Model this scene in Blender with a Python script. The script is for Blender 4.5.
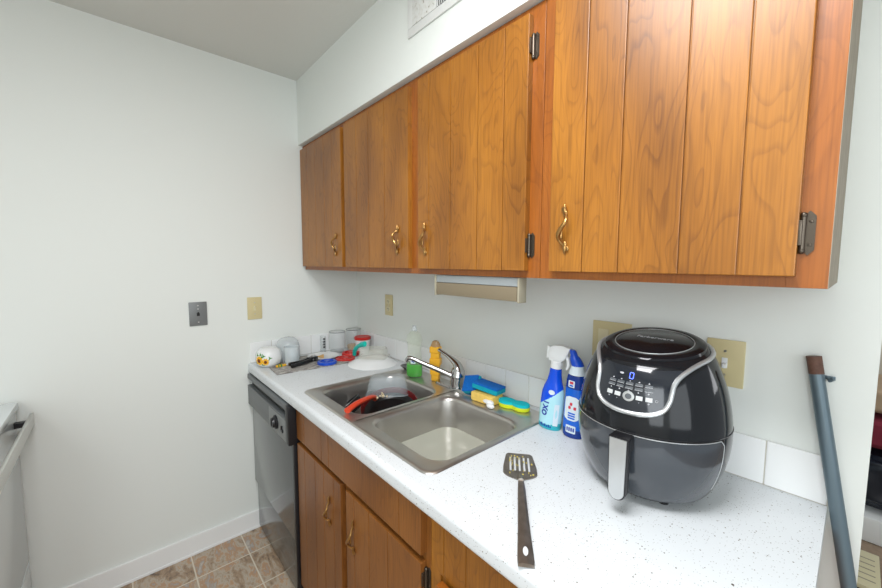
import bpy, bmesh, math, random
from mathutils import Vector, Matrix, Euler
random.seed(4)
S = bpy.context.scene
for o in list(bpy.data.objects): bpy.data.objects.remove(o)
COL = S.collection
PI = math.pi
def R(d): return math.radians(d)

# ---------------------------------------------------------------- camera
CX, CY, CZ, YAW, PITCH, ROLL, FPX = 2.1039, -1.1503, 1.4411, 0.8470, -0.0822, 0.0037, 370.17
Fv = Vector((-math.sin(YAW)*math.cos(PITCH), math.cos(YAW)*math.cos(PITCH), math.sin(PITCH)))
Rv = Fv.cross(Vector((0,0,1))).normalized(); Uv = Rv.cross(Fv)
R2 = Rv*math.cos(ROLL)+Uv*math.sin(ROLL); U2 = -Rv*math.sin(ROLL)+Uv*math.cos(ROLL)
cd = bpy.data.cameras.new('camera'); cam = bpy.data.objects.new('camera', cd); COL.objects.link(cam)
cam.matrix_world = Matrix(((R2.x,U2.x,-Fv.x,CX),(R2.y,U2.y,-Fv.y,CY),(R2.z,U2.z,-Fv.z,CZ),(0,0,0,1)))
cd.sensor_width = 36; cd.lens = FPX/882*36; cd.clip_start = .02
S.camera = cam

# ---------------------------------------------------------------- light
w = bpy.data.worlds.new('world'); S.world = w; w.use_nodes = True
w.node_tree.nodes['Background'].inputs[0].default_value = (.88,.95,1,1)
w.node_tree.nodes['Background'].inputs[1].default_value = .45
def area(name, loc, target, size, power, color=(1,1,1), sy=None):
    l = bpy.data.lights.new(name, 'AREA'); l.energy = power; l.color = color
    l.shape = 'RECTANGLE'; l.size = size; l.size_y = sy or size
    o = bpy.data.objects.new(name, l); COL.objects.link(o); o.location = loc
    o.rotation_euler = (Vector(target)-Vector(loc)).to_track_quat('-Z','Y').to_euler()
    return o
area('ceiling_lamp_light', (1.80,-1.10,2.40), (1.80,-1.10,0), .6, 28, (.98,.98,1))
area('frontal_fill_light', (2.45,-2.12,1.5), (1.5,0,1.15), 1.3, 21, (.89,.95,1), 1.2)  # added frontal fill, brightens the wall under the cabinets; no real window
area('dining_room_daylight', (3.9,-1.5,1.5), (0,-1.0,1.1), 1.4, 16, (.90,.96,1), 1.4)
area('far_room_window_light', (3.6,1.6,1.7), (2.2,1.7,.5), 1.0, 14, (.95,.97,1))
S.view_settings.view_transform = 'Standard'; S.view_settings.look = 'None'
S.view_settings.gamma = 1; S.view_settings.use_curve_mapping = False
S.view_settings.exposure = 0.0

# ---------------------------------------------------------------- materials
def nmat(name):
    m = bpy.data.materials.new(name); m.use_nodes = True
    nt = m.node_tree; b = nt.nodes['Principled BSDF']
    return m, nt, b
def pm(name, col, rough=.5, metal=0, spec=.5, trans=0, alpha=1, ior=1.45, coat=0, bump=0, bscale=200, vary=0, vscale=8, emit=None, es=1):
    m, nt, b = nmat(name)
    I = b.inputs
    I['Base Color'].default_value = (*col,1); I['Roughness'].default_value = rough; I['Metallic'].default_value = metal
    I['Specular IOR Level'].default_value = spec; I['Transmission Weight'].default_value = trans; I['Alpha'].default_value = alpha
    I['IOR'].default_value = ior; I['Coat Weight'].default_value = coat; I['Coat Roughness'].default_value = .08
    if emit: I['Emission Color'].default_value = (*emit,1); I['Emission Strength'].default_value = es
    tc = nt.nodes.new('ShaderNodeTexCoord')
    if bump:
        n = nt.nodes.new('ShaderNodeTexNoise'); n.inputs['Scale'].default_value = bscale; n.inputs['Detail'].default_value = 3
        nt.links.new(tc.outputs['Object'], n.inputs['Vector'])
        bp = nt.nodes.new('ShaderNodeBump'); bp.inputs['Strength'].default_value = bump; bp.inputs['Distance'].default_value = .002
        nt.links.new(n.outputs['Fac'], bp.inputs['Height']); nt.links.new(bp.outputs[0], I['Normal'])
    if vary:
        n = nt.nodes.new('ShaderNodeTexNoise'); n.inputs['Scale'].default_value = vscale; n.inputs['Detail'].default_value = 5
        nt.links.new(tc.outputs['Object'], n.inputs['Vector'])
        mx = nt.nodes.new('ShaderNodeMix'); mx.data_type = 'RGBA'
        mx.inputs[6].default_value = (*[c*(1-vary) for c in col],1); mx.inputs[7].default_value = (*[min(1,c*(1+vary)) for c in col],1)
        nt.links.new(n.outputs['Fac'], mx.inputs[0]); nt.links.new(mx.outputs[2], I['Base Color'])
    return m
def ramp(nt, pts, src):
    r = nt.nodes.new('ShaderNodeValToRGB'); e = r.color_ramp.elements
    e[0].position, e[0].color = pts[0][0], (*pts[0][1],1)
    e[1].position, e[1].color = pts[-1][0], (*pts[-1][1],1)
    for p,c in pts[1:-1]:
        x = e.new(p); x.color = (*c,1)
    nt.links.new(src, r.inputs[0]); return r
def wood(name, dark, mid, light, rough=.36, seed=0):
    m, nt, b = nmat(name); L = nt.links.new; N = nt.nodes.new
    tc = N('ShaderNodeTexCoord'); oi = N('ShaderNodeObjectInfo')
    ad = N('ShaderNodeVectorMath'); ad.operation = 'ADD'
    cm = N('ShaderNodeCombineXYZ')
    mu = N('ShaderNodeMath'); mu.operation='MULTIPLY'; mu.inputs[1].default_value = 7.0; L(oi.outputs['Random'], mu.inputs[0])
    L(mu.outputs[0], cm.inputs[0]); L(mu.outputs[0], cm.inputs[2])
    L(tc.outputs['Object'], ad.inputs[0]); L(cm.outputs[0], ad.inputs[1])
    mp = N('ShaderNodeMapping'); mp.inputs['Scale'].default_value = (9,9,2.2); L(ad.outputs[0], mp.inputs[0])
    n1 = N('ShaderNodeTexNoise'); n1.inputs['Scale'].default_value = 1.0; n1.inputs['Detail'].default_value = 2; n1.inputs['Distortion'].default_value = .5
    L(mp.outputs[0], n1.inputs['Vector'])
    # contour rings of a smooth field = cathedral figure
    m1 = N('ShaderNodeMath'); m1.operation='MULTIPLY'; m1.inputs[1].default_value = 16; L(n1.outputs['Fac'], m1.inputs[0])
    fr = N('ShaderNodeMath'); fr.operation='FRACT'; L(m1.outputs[0], fr.inputs[0])
    mp2 = N('ShaderNodeMapping'); mp2.inputs['Scale'].default_value = (260,260,7); L(ad.outputs[0], mp2.inputs[0])
    n2 = N('ShaderNodeTexNoise'); n2.inputs['Scale'].default_value = 1; n2.inputs['Detail'].default_value = 3; L(mp2.outputs[0], n2.inputs['Vector'])
    mp3 = N('ShaderNodeMapping'); mp3.inputs['Scale'].default_value = (5,5,1.6); L(ad.outputs[0], mp3.inputs[0])
    n3 = N('ShaderNodeTexNoise'); n3.inputs['Scale'].default_value = 1; n3.inputs['Detail'].default_value = 4; L(mp3.outputs[0], n3.inputs['Vector'])
    r1 = ramp(nt, [(0,mid),(.65,mid),(.93,dark),(1,mid)], fr.outputs[0])
    r3 = ramp(nt, [(.3,dark),(.5,mid),(.7,light)], n3.outputs['Fac'])
    a = N('ShaderNodeMix'); a.data_type='RGBA'; a.inputs[0].default_value = .38; L(r3.outputs[0], a.inputs[6]); L(r1.outputs[0], a.inputs[7])
    r2 = ramp(nt, [(.3,(.72,.70,.66)),(.6,(1.05,1.05,1.05))], n2.outputs['Fac'])
    c = N('ShaderNodeMix'); c.data_type='RGBA'; c.blend_type='MULTIPLY'; c.inputs[0].default_value = .8; L(a.outputs[2], c.inputs[6]); L(r2.outputs[0], c.inputs[7])
    L(c.outputs[2], b.inputs['Base Color'])
    b.inputs['Roughness'].default_value = rough; b.inputs['Coat Weight'].default_value = .12; b.inputs['Coat Roughness'].default_value = .3
    bp = N('ShaderNodeBump'); bp.inputs['Strength'].default_value = .12; bp.inputs['Distance'].default_value = .001
    L(n2.outputs['Fac'], bp.inputs['Height']); L(bp.outputs[0], b.inputs['Normal'])
    return m
M = {}
M['wall'] = pm('wall_paint', (.77,.80,.765), .6, bump=.10, bscale=60, spec=.3)
M['soffit'] = M['wall']
M['ceiling'] = pm('ceiling_paint', (.68,.685,.65), .9, bump=.25, bscale=90, spec=.1)
M['white_trim'] = pm('white_trim_paint', (.84,.85,.84), .4)
M['wood'] = wood('birch_varnished', (.155,.052,.006), (.330,.125,.013), (.455,.188,.022))
M['wood_frame'] = wood('frame_varnished', (.20,.055,.006), (.32,.095,.010), (.38,.125,.015))
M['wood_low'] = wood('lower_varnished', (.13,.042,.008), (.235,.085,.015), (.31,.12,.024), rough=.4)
M['raw_wood'] = pm('raw_plywood_edge', (.33,.29,.22), .8, vary=.3, vscale=30)
M['brass'] = pm('antique_brass', (.42,.24,.085), .3, 1)
M['dark_iron'] = pm('dark_iron', (.11,.09,.07), .32, .85)
M['tile'] = pm('white_ceramic', (.86,.875,.87), .18, coat=.3)
M['grout'] = pm('grout', (.55,.52,.45), .9)
M['almond'] = pm('almond_plastic', (.62,.54,.30), .4)
M['almond_d'] = pm('almond_plate_toggle', (.70,.64,.42), .35)
M['steel'] = pm('brushed_steel', (.50,.48,.45), .32, 1, vary=.15, vscale=12)
M['steel_light'] = pm('stainless_trim', (.62,.61,.58), .30, .95)
M['chrome'] = pm('chrome', (.55,.55,.55), .18, 1)
M['black'] = pm('black_plastic', (.012,.012,.014), .3)
M['black_gloss'] = pm('black_gloss', (.012,.014,.018), .09, coat=.5, spec=.6)
M['dwgrey'] = pm('charcoal_gloss_panel', (.070,.078,.082), .22, .3, coat=.5, spec=.8)
M['dwgrey2'] = pm('charcoal_console', (.13,.14,.145), .4)
M['dwgrey3'] = pm('console_label_panel', (.22,.23,.23), .45)
M['white'] = pm('white_plastic', (.80,.82,.82), .3)
M['enamel'] = pm('white_enamel', (.72,.77,.79), .2, coat=.4)
M['hole'] = pm('dark_recess', (.02,.02,.02), .9)
M['glass'] = pm('clear_glass', (.85,.92,.92), .05, alpha=.13, spec=1)
M['milk'] = pm('milky_glass', (.74,.80,.82), .15, alpha=.5, spec=.7)
M['porcelain'] = pm('white_porcelain', (.80,.82,.82), .15)
M['grey_plate'] = pm('grey_metal_plate', (.20,.21,.21), .4, .3)
M['blue'] = pm('blue_plastic', (.005,.07,.55), .3)
M['red'] = pm('red_plastic', (.55,.02,.015), .35)
M['teal'] = pm('teal_plastic', (.0,.50,.42), .35)
M['yellow'] = pm('yellow_plastic', (.85,.45,.03), .4)
M['orange'] = pm('orange_red_silicone', (.60,.055,.02), .32)
M['tubplastic'] = pm('frosted_plastic', (.55,.62,.65), .25, alpha=.30)
M['cream_plastic'] = pm('cream_translucent_plastic', (.72,.72,.62), .2, alpha=.30)

def speckle(name, base):
    m, nt, b = nmat(name); L = nt.links.new; N = nt.nodes.new
    tc = N('ShaderNodeTexCoord')
    def dots(scale, size, colr, prev, thr):
        v = N('ShaderNodeTexVoronoi'); v.inputs['Scale'].default_value = scale; L(tc.outputs['Object'], v.inputs['Vector'])
        lt = N('ShaderNodeMath'); lt.operation='LESS_THAN'; lt.inputs[1].default_value = size; L(v.outputs['Distance'], lt.inputs[0])
        sp = N('ShaderNodeSeparateColor'); L(v.outputs['Color'], sp.inputs[0])
        g = N('ShaderNodeMath'); g.operation='GREATER_THAN'; g.inputs[1].default_value = thr; L(sp.outputs[0], g.inputs[0])
        mu = N('ShaderNodeMath'); mu.operation='MULTIPLY'; L(lt.outputs[0], mu.inputs[0]); L(g.outputs[0], mu.inputs[1])
        mx = N('ShaderNodeMix'); mx.data_type='RGBA'; L(mu.outputs[0], mx.inputs[0]); L(prev, mx.inputs[6]); mx.inputs[7].default_value = (*colr,1)
        return mx.outputs[2]
    n = N('ShaderNodeTexNoise'); n.inputs['Scale'].default_value = 5; n.inputs['Detail'].default_value = 4; L(tc.outputs['Object'], n.inputs['Vector'])
    r = ramp(nt, [(.3,[c*.96 for c in base]),(.7,base)], n.outputs['Fac'])
    o = dots(230, .20, (.33,.34,.33), r.outputs[0], .50)
    o = dots(120, .17, (.16,.14,.11), o, .80)
    o = dots(32, .075, (.06,.04,.025), o, .82)
    L(o, b.inputs['Base Color']); b.inputs['Roughness'].default_value = .35
    return m
M['counter'] = speckle('speckled_laminate', (.70,.735,.755))
def floor_mat():
    m, nt, b = nmat('vinyl_slate_tiles'); L = nt.links.new; N = nt.nodes.new
    tc = N('ShaderNodeTexCoord')
    mp = N('ShaderNodeMapping'); mp.inputs['Location'].default_value = (-.183,.0505,0); L(tc.outputs['Object'], mp.inputs[0])
    br = N('ShaderNodeTexBrick'); br.offset = 0; br.inputs['Scale'].default_value = 1; br.inputs['Brick Width'].default_value = .226; br.inputs['Row Height'].default_value = .2215
    br.inputs['Mortar Size'].default_value = .0032; br.inputs['Mortar Smooth'].default_value = .3
    br.inputs['Color1'].default_value = (0,0,0,1); br.inputs['Color2'].default_value = (1,1,1,1)
    L(mp.outputs[0], br.inputs['Vector'])
    # offset the stone figure per tile
    sc = N('ShaderNodeVectorMath'); sc.operation='MULTIPLY_ADD'; L(br.outputs['Color'], sc.inputs[0]); sc.inputs[1].default_value = (3,5,2); L(tc.outputs['Object'], sc.inputs[2])
    mp2 = N('ShaderNodeMapping'); mp2.inputs['Rotation'].default_value = (0,0,R(28)); mp2.inputs['Scale'].default_value = (7,15,7); L(sc.outputs[0], mp2.inputs[0])
    n = N('ShaderNodeTexNoise'); n.inputs['Scale'].default_value = 1; n.inputs['Detail'].default_value = 9; n.inputs['Roughness'].default_value = .68; n.inputs['Distortion'].default_value = .35; L(mp2.outputs[0], n.inputs['Vector'])
    r = ramp(nt, [(.32,(.11,.08,.06)),(.42,(.36,.25,.16)),(.49,(.47,.41,.33)),(.54,(.46,.26,.13)),(.60,(.36,.33,.30)),(.72,(.66,.58,.48))], n.outputs['Fac'])
    mx = N('ShaderNodeMix'); mx.data_type='RGBA'; L(br.outputs['Fac'], mx.inputs[0]); L(r.outputs[0], mx.inputs[6]); mx.inputs[7].default_value = (.66,.60,.49,1)
    L(mx.outputs[2], b.inputs['Base Color']); b.inputs['Roughness'].default_value = .38
    bp = N('ShaderNodeBump'); bp.inputs['Strength'].default_value = .3; bp.inputs['Distance'].default_value = .002; L(n.outputs['Fac'], bp.inputs['Height']); L(bp.outputs[0], b.inputs['Normal'])
    return m
M['floor'] = floor_mat()

# ---------------------------------------------------------------- mesh helpers
class MB:
    def __init__(s): s.b = bmesh.new(); s.mi = 0
    def _tag(s, faces):
        for f in faces: f.material_index = s.mi
    def add(s, verts, faces, mx=None):
        vs = [s.b.verts.new(mx @ Vector(v) if mx else Vector(v)) for v in verts]
        out = []
        for f in faces:
            try: out.append(s.b.faces.new([vs[i] for i in f]))
            except ValueError: pass
        s._tag(out); return vs, out
    def box(s, x0,x1,y0,y1,z0,z1, bev=0, mx=None, seg=2):
        t = bmesh.new(); bmesh.ops.create_cube(t, size=1)
        for v in t.verts: v.co = Vector(((x0+x1)/2+v.co.x*(x1-x0),(y0+y1)/2+v.co.y*(y1-y0),(z0+z1)/2+v.co.z*(z1-z0)))
        if bev: bmesh.ops.bevel(t, geom=t.edges[:], offset=bev, segments=seg, profile=.6, affect='EDGES')
        s.merge(t, mx); return s
    def merge(s, t, mx=None):
        t.verts.index_update()
        s.add([v.co.copy() for v in t.verts], [[v.index for v in f.verts] for f in t.faces], mx); t.free()
    def loft(s, loops, close=True, cap0=True, cap1=True, mx=None):
        n = len(loops[0]); vs = []
        for l in loops: vs += [tuple(p) for p in l]
        fs = []
        for i in range(len(loops)-1):
            for j in range(n if close else n-1):
                k = (j+1)%n; fs.append((i*n+j,i*n+k,(i+1)*n+k,(i+1)*n+j))
        if cap0: fs.append(tuple(reversed(range(n))))
        if cap1: fs.append(tuple((len(loops)-1)*n+j for j in range(n)))
        s.add(vs, fs, mx); return s
    def lathe(s, prof, n=32, c=(0,0,0), mx=None, sy=1, cap0=True, cap1=True):
        loops = [[(c[0]+r*math.cos(2*PI*i/n), c[1]+sy*r*math.sin(2*PI*i/n), c[2]+z) for i in range(n)] for r,z in prof]
        return s.loft(loops, cap0=cap0, cap1=cap1, mx=mx)
    def shell(s, prof, t, n=32, c=(0,0,0), mx=None):   # open vessel: outer then inner profile, bottom to rim
        pr = list(prof)+[(max(r-t,.001), z if i==len(prof)-1 else z) for i,(r,z) in reversed(list(enumerate(prof)))]
        pr[-1] = (pr[-1][0], pr[-1][1]+t)
        return s.lathe(pr, n, c, mx)
    def cyl(s, a, b, r, r2=None, n=16):
        a, b = Vector(a), Vector(b); d = b-a; q = d.to_track_quat('Z','Y').to_matrix().to_4x4()
        return s.lathe([(r,0),(r if r2 is None else r2, d.length)], n, mx=Matrix.Translation(a)@q)
    def tube(s, pts, r, n=10, flat=1, closed=False, up=None):
        pts = [Vector(p) for p in pts]; rr = r if isinstance(r,(list,tuple)) else [r]*len(pts)
        loops = []; up = Vector(up) if up else None; last = None; N = len(pts)
        for i,p in enumerate(pts):
            if closed: t = pts[(i+1)%N]-pts[i-1]
            else: t = pts[min(i+1,N-1)]-pts[max(i-1,0)]
            t.normalize()
            if up: a = up - t*up.dot(t)
            elif last is None:
                a = t.cross(Vector((0,0,1)));
                if a.length < .1: a = t.cross(Vector((1,0,0)))
            else: a = last - t*last.dot(t)
            a.normalize(); last = a; bq = t.cross(a)
            loops.append([p + a*rr[i]*flat*math.cos(2*PI*k/n) + bq*rr[i]*math.sin(2*PI*k/n) for k in range(n)])
        if closed: loops.append(loops[0])
        return s.loft(loops, cap0=not closed, cap1=not closed)
    def prism(s, poly, z0, z1, mx=None):
        return s.loft([[(x,y,z0) for x,y in poly],[(x,y,z1) for x,y in poly]], mx=mx)
    def sphere(s, c, r, sx=1, sy=1, sz=1, n=16):
        t = bmesh.new(); bmesh.ops.create_uvsphere(t, u_segments=n, v_segments=n//2, radius=r)
        s.merge(t, Matrix.Translation(c)@Matrix.Diagonal((sx,sy,sz,1))); return s
    def build(s, name, mats, parent=None, loc=None, rot=None, smooth=True, angle=35, weld=True, **tagkw):
        s.b.normal_update()
        if weld: bmesh.ops.remove_doubles(s.b, verts=s.b.verts[:], dist=1e-6)
        bmesh.ops.recalc_face_normals(s.b, faces=s.b.faces[:])
        me = bpy.data.meshes.new(name); 
        for f in s.b.faces: f.smooth = smooth
        if smooth:
            for e in s.b.edges:
                if len(e.link_faces)==2 and e.calc_face_angle(0) > R(angle): e.smooth = False
        s.b.to_mesh(me); s.b.free()
        for m in (mats if isinstance(mats,(list,tuple)) else [mats]): me.materials.append(M[m] if isinstance(m,str) else m)
        o = bpy.data.objects.new(name, me); COL.objects.link(o)
        if parent: o.parent = parent
        if loc: o.location = loc
        if rot: o.rotation_euler = rot
        if tagkw: tag(o, **tagkw)
        return o
def tag(o, label=None, cat=None, group=None, kind=None):
    if label: o['label'] = label
    if cat: o['category'] = cat
    if group: o['group'] = group
    if kind: o['kind'] = kind
    return o
def thing(name, loc, label, cat, rot=(0,0,0), group=None):
    o = bpy.data.objects.new(name, None); COL.objects.link(o); o.location = loc; o.rotation_euler = rot
    o.empty_display_size = .05
    return tag(o, label, cat, group)
def rrect(x0,x1,y0,y1,r,n=8):
    out = []
    for cx,cy,a in ((x1-r,y1-r,0),(x0+r,y1-r,90),(x0+r,y0+r,180),(x1-r,y0+r,270)):
        for i in range(n+1):
            t = R(a+90*i/n); out.append((cx+r*math.cos(t), cy+r*math.sin(t)))
    return out
def textmesh(txt, size, mx, mat, name, parent=None, depth=.0003, bold=False):
    c = bpy.data.curves.new('t','FONT'); c.body = txt; c.size = size; c.extrude = depth; c.align_x='CENTER'; c.align_y='CENTER'
    if bold: c.offset = size*.045
    c.resolution_u = 3
    to = bpy.data.objects.new('t', c); COL.objects.link(to)
    me = bpy.data.meshes.new_from_object(to); bpy.data.objects.remove(to)
    me.transform(mx); me.name = name; me.materials.clear(); me.materials.append(M[mat] if isinstance(mat,str) else mat)
    o = bpy.data.objects.new(name, me); COL.objects.link(o); o.parent = parent
    return o
def wrap(o, fn):
    for v in o.data.vertices: v.co = fn(v.co)
def catmull(P, k=8):
    P = [Vector(p) for p in P]; out = []
    for i in range(len(P)-1):
        a = P[max(i-1,0)]; b = P[i]; c = P[i+1]; d = P[min(i+2,len(P)-1)]
        for j in range(k):
            t = j/k
            out.append(.5*((2*b)+(-a+c)*t+(2*a-5*b+4*c-d)*t*t+(-a+3*b-3*c+d)*t**3))
    out.append(P[-1]); return out

C = .914            # counter height
HC = 2.430          # ceiling
HS = 2.088          # soffit underside
SY = -.350          # soffit front
# ---------------------------------------------------------------- structure
def struct(name, mb, m, **k):
    return mb.build(name, m, kind='structure', smooth=False, **k)
struct('floor', MB().box(-.1,4.2,-2.3,.0,-.1,0), 'floor')
M['carpet'] = pm('brown_carpet', (.30,.22,.155), .95, bump=.8, bscale=220, vary=.35, vscale=60)
struct('floor_far_room', MB().box(1.2,4.2,.0,3.2,-.1,0), 'carpet')
struct('ceiling', MB().box(-.1,4.2,-2.3,3.2,HC,HC+.1), 'ceiling')
struct('wall_left', MB().box(-.12,0,-2.3,.12,0,HC), 'wall')
struct('wall_back', MB().box(0,2.141,0,.12,0,HC), 'wall')
struct('wall_front', MB().box(0,4.2,-2.3,-2.2,0,HC), 'wall')
M['tan_wall'] = pm('tan_wall_paint', (.62,.56,.46), .8)
struct('wall_far_room', MB().box(1.2,4.2,3.0,3.2,0,HC), 'tan_wall')
struct('wall_soffit', MB().box(0,2.141,SY,0,HS,HC), 'soffit')
M['cove'] = M['white_trim']
b = MB(); b.box(0,.012,-1.468,-.60,0,.098, .003); b.box(0,.016,-1.468,-.60,0,.012,.002)
struct('baseboard_left', b, 'white_trim')
# splash tiles
b = MB(); b.mi = 1; b.box(0,2.088,-.0055,-.0005,C,C+.108); b.mi = 0
xs = [.0085+.0]+[.98+.1092*k for k in range(-8,9)]+[1.9815,2.088]
for a_,c_ in zip(xs[:-1],xs[1:]): b.box(a_+.001,c_-.001,-.008,-.001,C+.002,C+.110,.0022)
struct('trim_1', b, ['tile','grout'])
b = MB(); b.mi = 1; b.box(.0005,.0055,-.632,-.0,C,C+.108); b.mi = 0
ys = [-.635,-.526,-.417,-.307,-.198,-.088,-.0085]
for a_,c_ in zip(ys[:-1],ys[1:]): b.box(.001,.008,a_+.001,c_-.001,C+.002,C+.110,.0022)
struct('trim_2', b, ['tile','grout'])

# ---------------------------------------------------------------- cabinet hardware
def plank_door(x0,x1,z0,z1,y,grooves,mat,name,parent,th=.019):
    """door slab with plank grooves; y = back plane, front at y-th; origin at the lower left"""
    b = MB(); g = [0]+[q-x0 for q in grooves]+[x1-x0]; W = x1-x0; H = z1-z0
    b.box(0,W,-th+.004,0,0,H,.001)
    for i in range(len(g)-1):
        a = g[i]+(.0011 if i else 0); c = g[i+1]-(.0011 if i<len(g)-2 else 0)
        b.box(a,c,-th,-th+.0055,0,H,.0015,seg=2)
    return b.build(name, mat, parent, loc=(x0,y,z0), smooth=False)
def pull(parent, x, y, z, h=.098, mir=1):
    h*=.72
    """s-shaped brass pull with leaf ends, standing off the door face"""
    b = MB(); P = []
    for i in range(25):
        t = i/24; zz = (t-.5)*h
        P.append((mir*(.010*math.sin(t*2*PI*.95+.2)), -.004-.017*math.sin(PI*t)**.7, zz))
    b.tube(P, [.0028+.0022*math.sin(PI*i/24)**2 for i in range(25)], 10)
    for sgn in (-1,1):
        z0 = sgn*h*.5
        b.sphere((0,-.003,z0), .006, 1,.6,1.3,10)
        b.lathe([(.0045,0),(.0052,.006),(.001,.018)], 10, mx=Matrix.Translation((mir*.001*sgn,-.003,z0+sgn*.004))@(Matrix.Identity(4) if sgn>0 else Matrix.Rotation(PI,4,'X')))
        b.sphere((mir*.006*sgn,-.0025,z0+sgn*.010),.004,1.2,.5,1.6,8)
    # leaf on the lower third
    b.sphere((mir*.009,-.008,-h*.16), .0085, .7,.35,1.9, 12)
    return b.build('handle', 'brass', parent, loc=(x,y,z))
def hinge(parent, x, y, z, h=.066, side=1):
    b = MB()
    poly = [(-.009,-h*.38),(0,-h*.5),(.009,-h*.38),(.009,h*.38),(0,h*.5),(-.009,h*.38)]
    mx = Matrix.Rotation(R(90),4,'X')
    b.prism([(px*.8+side*.007,pz) for px,pz in poly], 0, .003, mx)
    b.cyl((0,-.006,-h*.36),(0,-.006,h*.36),.0040,n=12)
    for q in (-1,1): b.sphere((0,-.006,q*h*.40),.005,n=10)
    b.box(-.005,0,-.018,-.001,-h*.28,h*.28,.001)
    for q in (-.26,.26): b.sphere((side*.009,-.003,q*h),.0028,1,.5,1,8)
    return b.build('hinge','dark_iron',parent,loc=(x,y,z))

# ---------------------------------------------------------------- upper cabinets
YF = -.327; ZC = 1.404; ZT = HS-.004; TH = .0205
DB, DT = 1.4229, 2.060
def upper(x0,x1,label,doors,stile_l,stile_r):
    t = thing('upper_cabinet',(x0,0,ZC),label,'cabinet')
    W = x1-x0; H = ZT-ZC
    b = MB()
    b.box(.001,.016,YF+.019,-.001,0,H); b.box(W-.016,W-.0045,YF+.019,-.001,0,H)
    b.box(.016,W-.016,-.008,-.001,0,H); b.box(.016,W-.016,YF+.019,-.008,.018,.030); b.box(.016,W-.016,YF+.019,-.008,H-.012,H)
    b.build('body','wood_frame',t,smooth=False)
    b = MB()
    for a,c in doors:      # rails over and under each door
        pass
    st = [(.0005, doors[0][0]-x0+.012)]
    for (a,c),(d,e) in zip(doors[:-1],doors[1:]): st.append((c-x0-.012,d-x0+.012))
    st.append((doors[-1][1]-x0-.012, W-.0005))
    for a,c in st: b.box(a,c,YF,YF+.019,0,H,.0008)
    for (a,c),(d,e) in zip(st[:-1],st[1:]):
        b.box(c,d,YF+.0003,YF+.019,0,.042); b.box(c,d,YF+.0003,YF+.019,H-.042,H)
    b.build('face_frame','wood_frame',t,smooth=False)
    return t
A = upper(.004,.511,'left narrow wooden wall cabinet with one door, in the wall corner',[(.036,.4944)],0,0)
d = plank_door(.012-.004+.0,.4944-.004,DB-ZC,DT-ZC,YF,[.10,.205,.31,.40],'wood','door',A); pull(d,.436-.012,-.0205,.105,.095)
Bc = upper(.5115,1.5565,'middle wooden wall cabinet with a pair of plank doors above the sink',[(.5275,1.0139),(1.071,1.5209)],0,0)
x0 = .5115
d = plank_door(.5275-x0,1.0139-x0,DB-ZC,DT-ZC,YF,[.64-x0,.74-x0,.86-x0],'wood','door',Bc); pull(d,.950-.5275,-.0205,.105,.095)
d = plank_door(1.071-x0,1.5209-x0,DB-ZC,DT-ZC,YF,[1.13-x0,1.235-x0,1.35-x0,1.445-x0],'wood','door',Bc); pull(d,1.112-1.071,-.0205,.100,.095,-1)
hinge(d,1.5209-1.071+.004,.001,.066); hinge(d,1.5209-1.071+.004,.001,.562)
x0 = 1.557
Cc = upper(x0,2.0725,'right large wooden wall cabinet with one wide plank door above the air fryer',[(1.5935,2.0351)],0,0)
b = MB(); b.box(0,.004,YF+.0002,-.001,0,ZT-ZC); b.build('side_panel','raw_wood',Cc,loc=(2.0725-x0-.0041,0,0),smooth=False)['label']='raw unvarnished grey plywood side panel'
d = plank_door(1.5935-x0,2.0351-x0,DB-ZC,DT-ZC,YF,[1.679-x0,1.760-x0,1.873-x0,1.962-x0],'wood','door',Cc)
pull(d,1.637-1.5935,-.0205,.100,.100,-1); hinge(d,2.0351-1.5935+.004,.001,.068,.070); hinge(d,2.0351-1.5935+.004,.001,.562,.070)
# dark scribe strip under the soffit, part of the plaster
# ---------------------------------------------------------------- base cabinets
BY = -.605
def base(x0,x1,label):
    t = thing('base_cabinet',(x0,0,0),label,'cabinet'); W=x1-x0
    return t,W
x0=.6195; x1=1.4545; t,W = base(x0,x1,'wooden sink base cabinet with two plank doors under a false front')
b = MB()
b.box(0,.016,BY+.019,-.02,0,.870); b.box(W-.016,W,BY+.019,-.02,0,.870); b.box(.016,W-.016,BY+.019,-.02,.10,.115); b.box(.016,W-.016,-.03,-.02,.10,.87)
b.box(.016,W-.016,BY+.07,BY+.085,0,.1)
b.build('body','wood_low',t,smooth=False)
b = MB(); b.box(0,.03,BY,BY+.019,.0,.871); b.box(W-.03,W,BY,BY+.019,.0,.871); b.box(1.012-x0,1.043-x0,BY,BY+.019,.1,.871)
b.box(.03,W-.03,BY+.0002,BY+.019,.80,.871); b.box(.03,W-.03,BY+.0002,BY+.019,.68,.75); b.box(.03,W-.03,BY+.0002,BY+.019,.07,.13)
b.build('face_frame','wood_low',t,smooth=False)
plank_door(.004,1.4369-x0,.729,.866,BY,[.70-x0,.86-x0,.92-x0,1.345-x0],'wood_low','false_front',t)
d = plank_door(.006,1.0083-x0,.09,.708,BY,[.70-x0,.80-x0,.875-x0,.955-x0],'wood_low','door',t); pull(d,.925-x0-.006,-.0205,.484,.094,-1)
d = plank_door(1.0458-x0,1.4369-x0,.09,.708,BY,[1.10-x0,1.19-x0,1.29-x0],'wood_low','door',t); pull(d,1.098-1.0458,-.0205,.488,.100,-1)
hinge(d,1.4369-1.0458+.004,.001,.575,.062)
x0=1.455; x1=2.070; t,W = base(x0,x1,'wooden plank-faced base cabinet below the right end of the counter')
b = MB()
b.box(0,.016,BY+.019,-.02,0,.870); b.box(W-.016,W,BY+.019,-.02,0,.870); b.box(.016,W-.016,BY+.019,-.02,.10,.115); b.box(.016,W-.016,-.03,-.02,.10,.87)
b.box(.016,W-.016,BY+.07,BY+.085,0,.1)
b.build('body','wood_frame',t,smooth=False)
b = MB()
g=[0,.045,.1175,.26,.38,.49,W]
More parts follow.
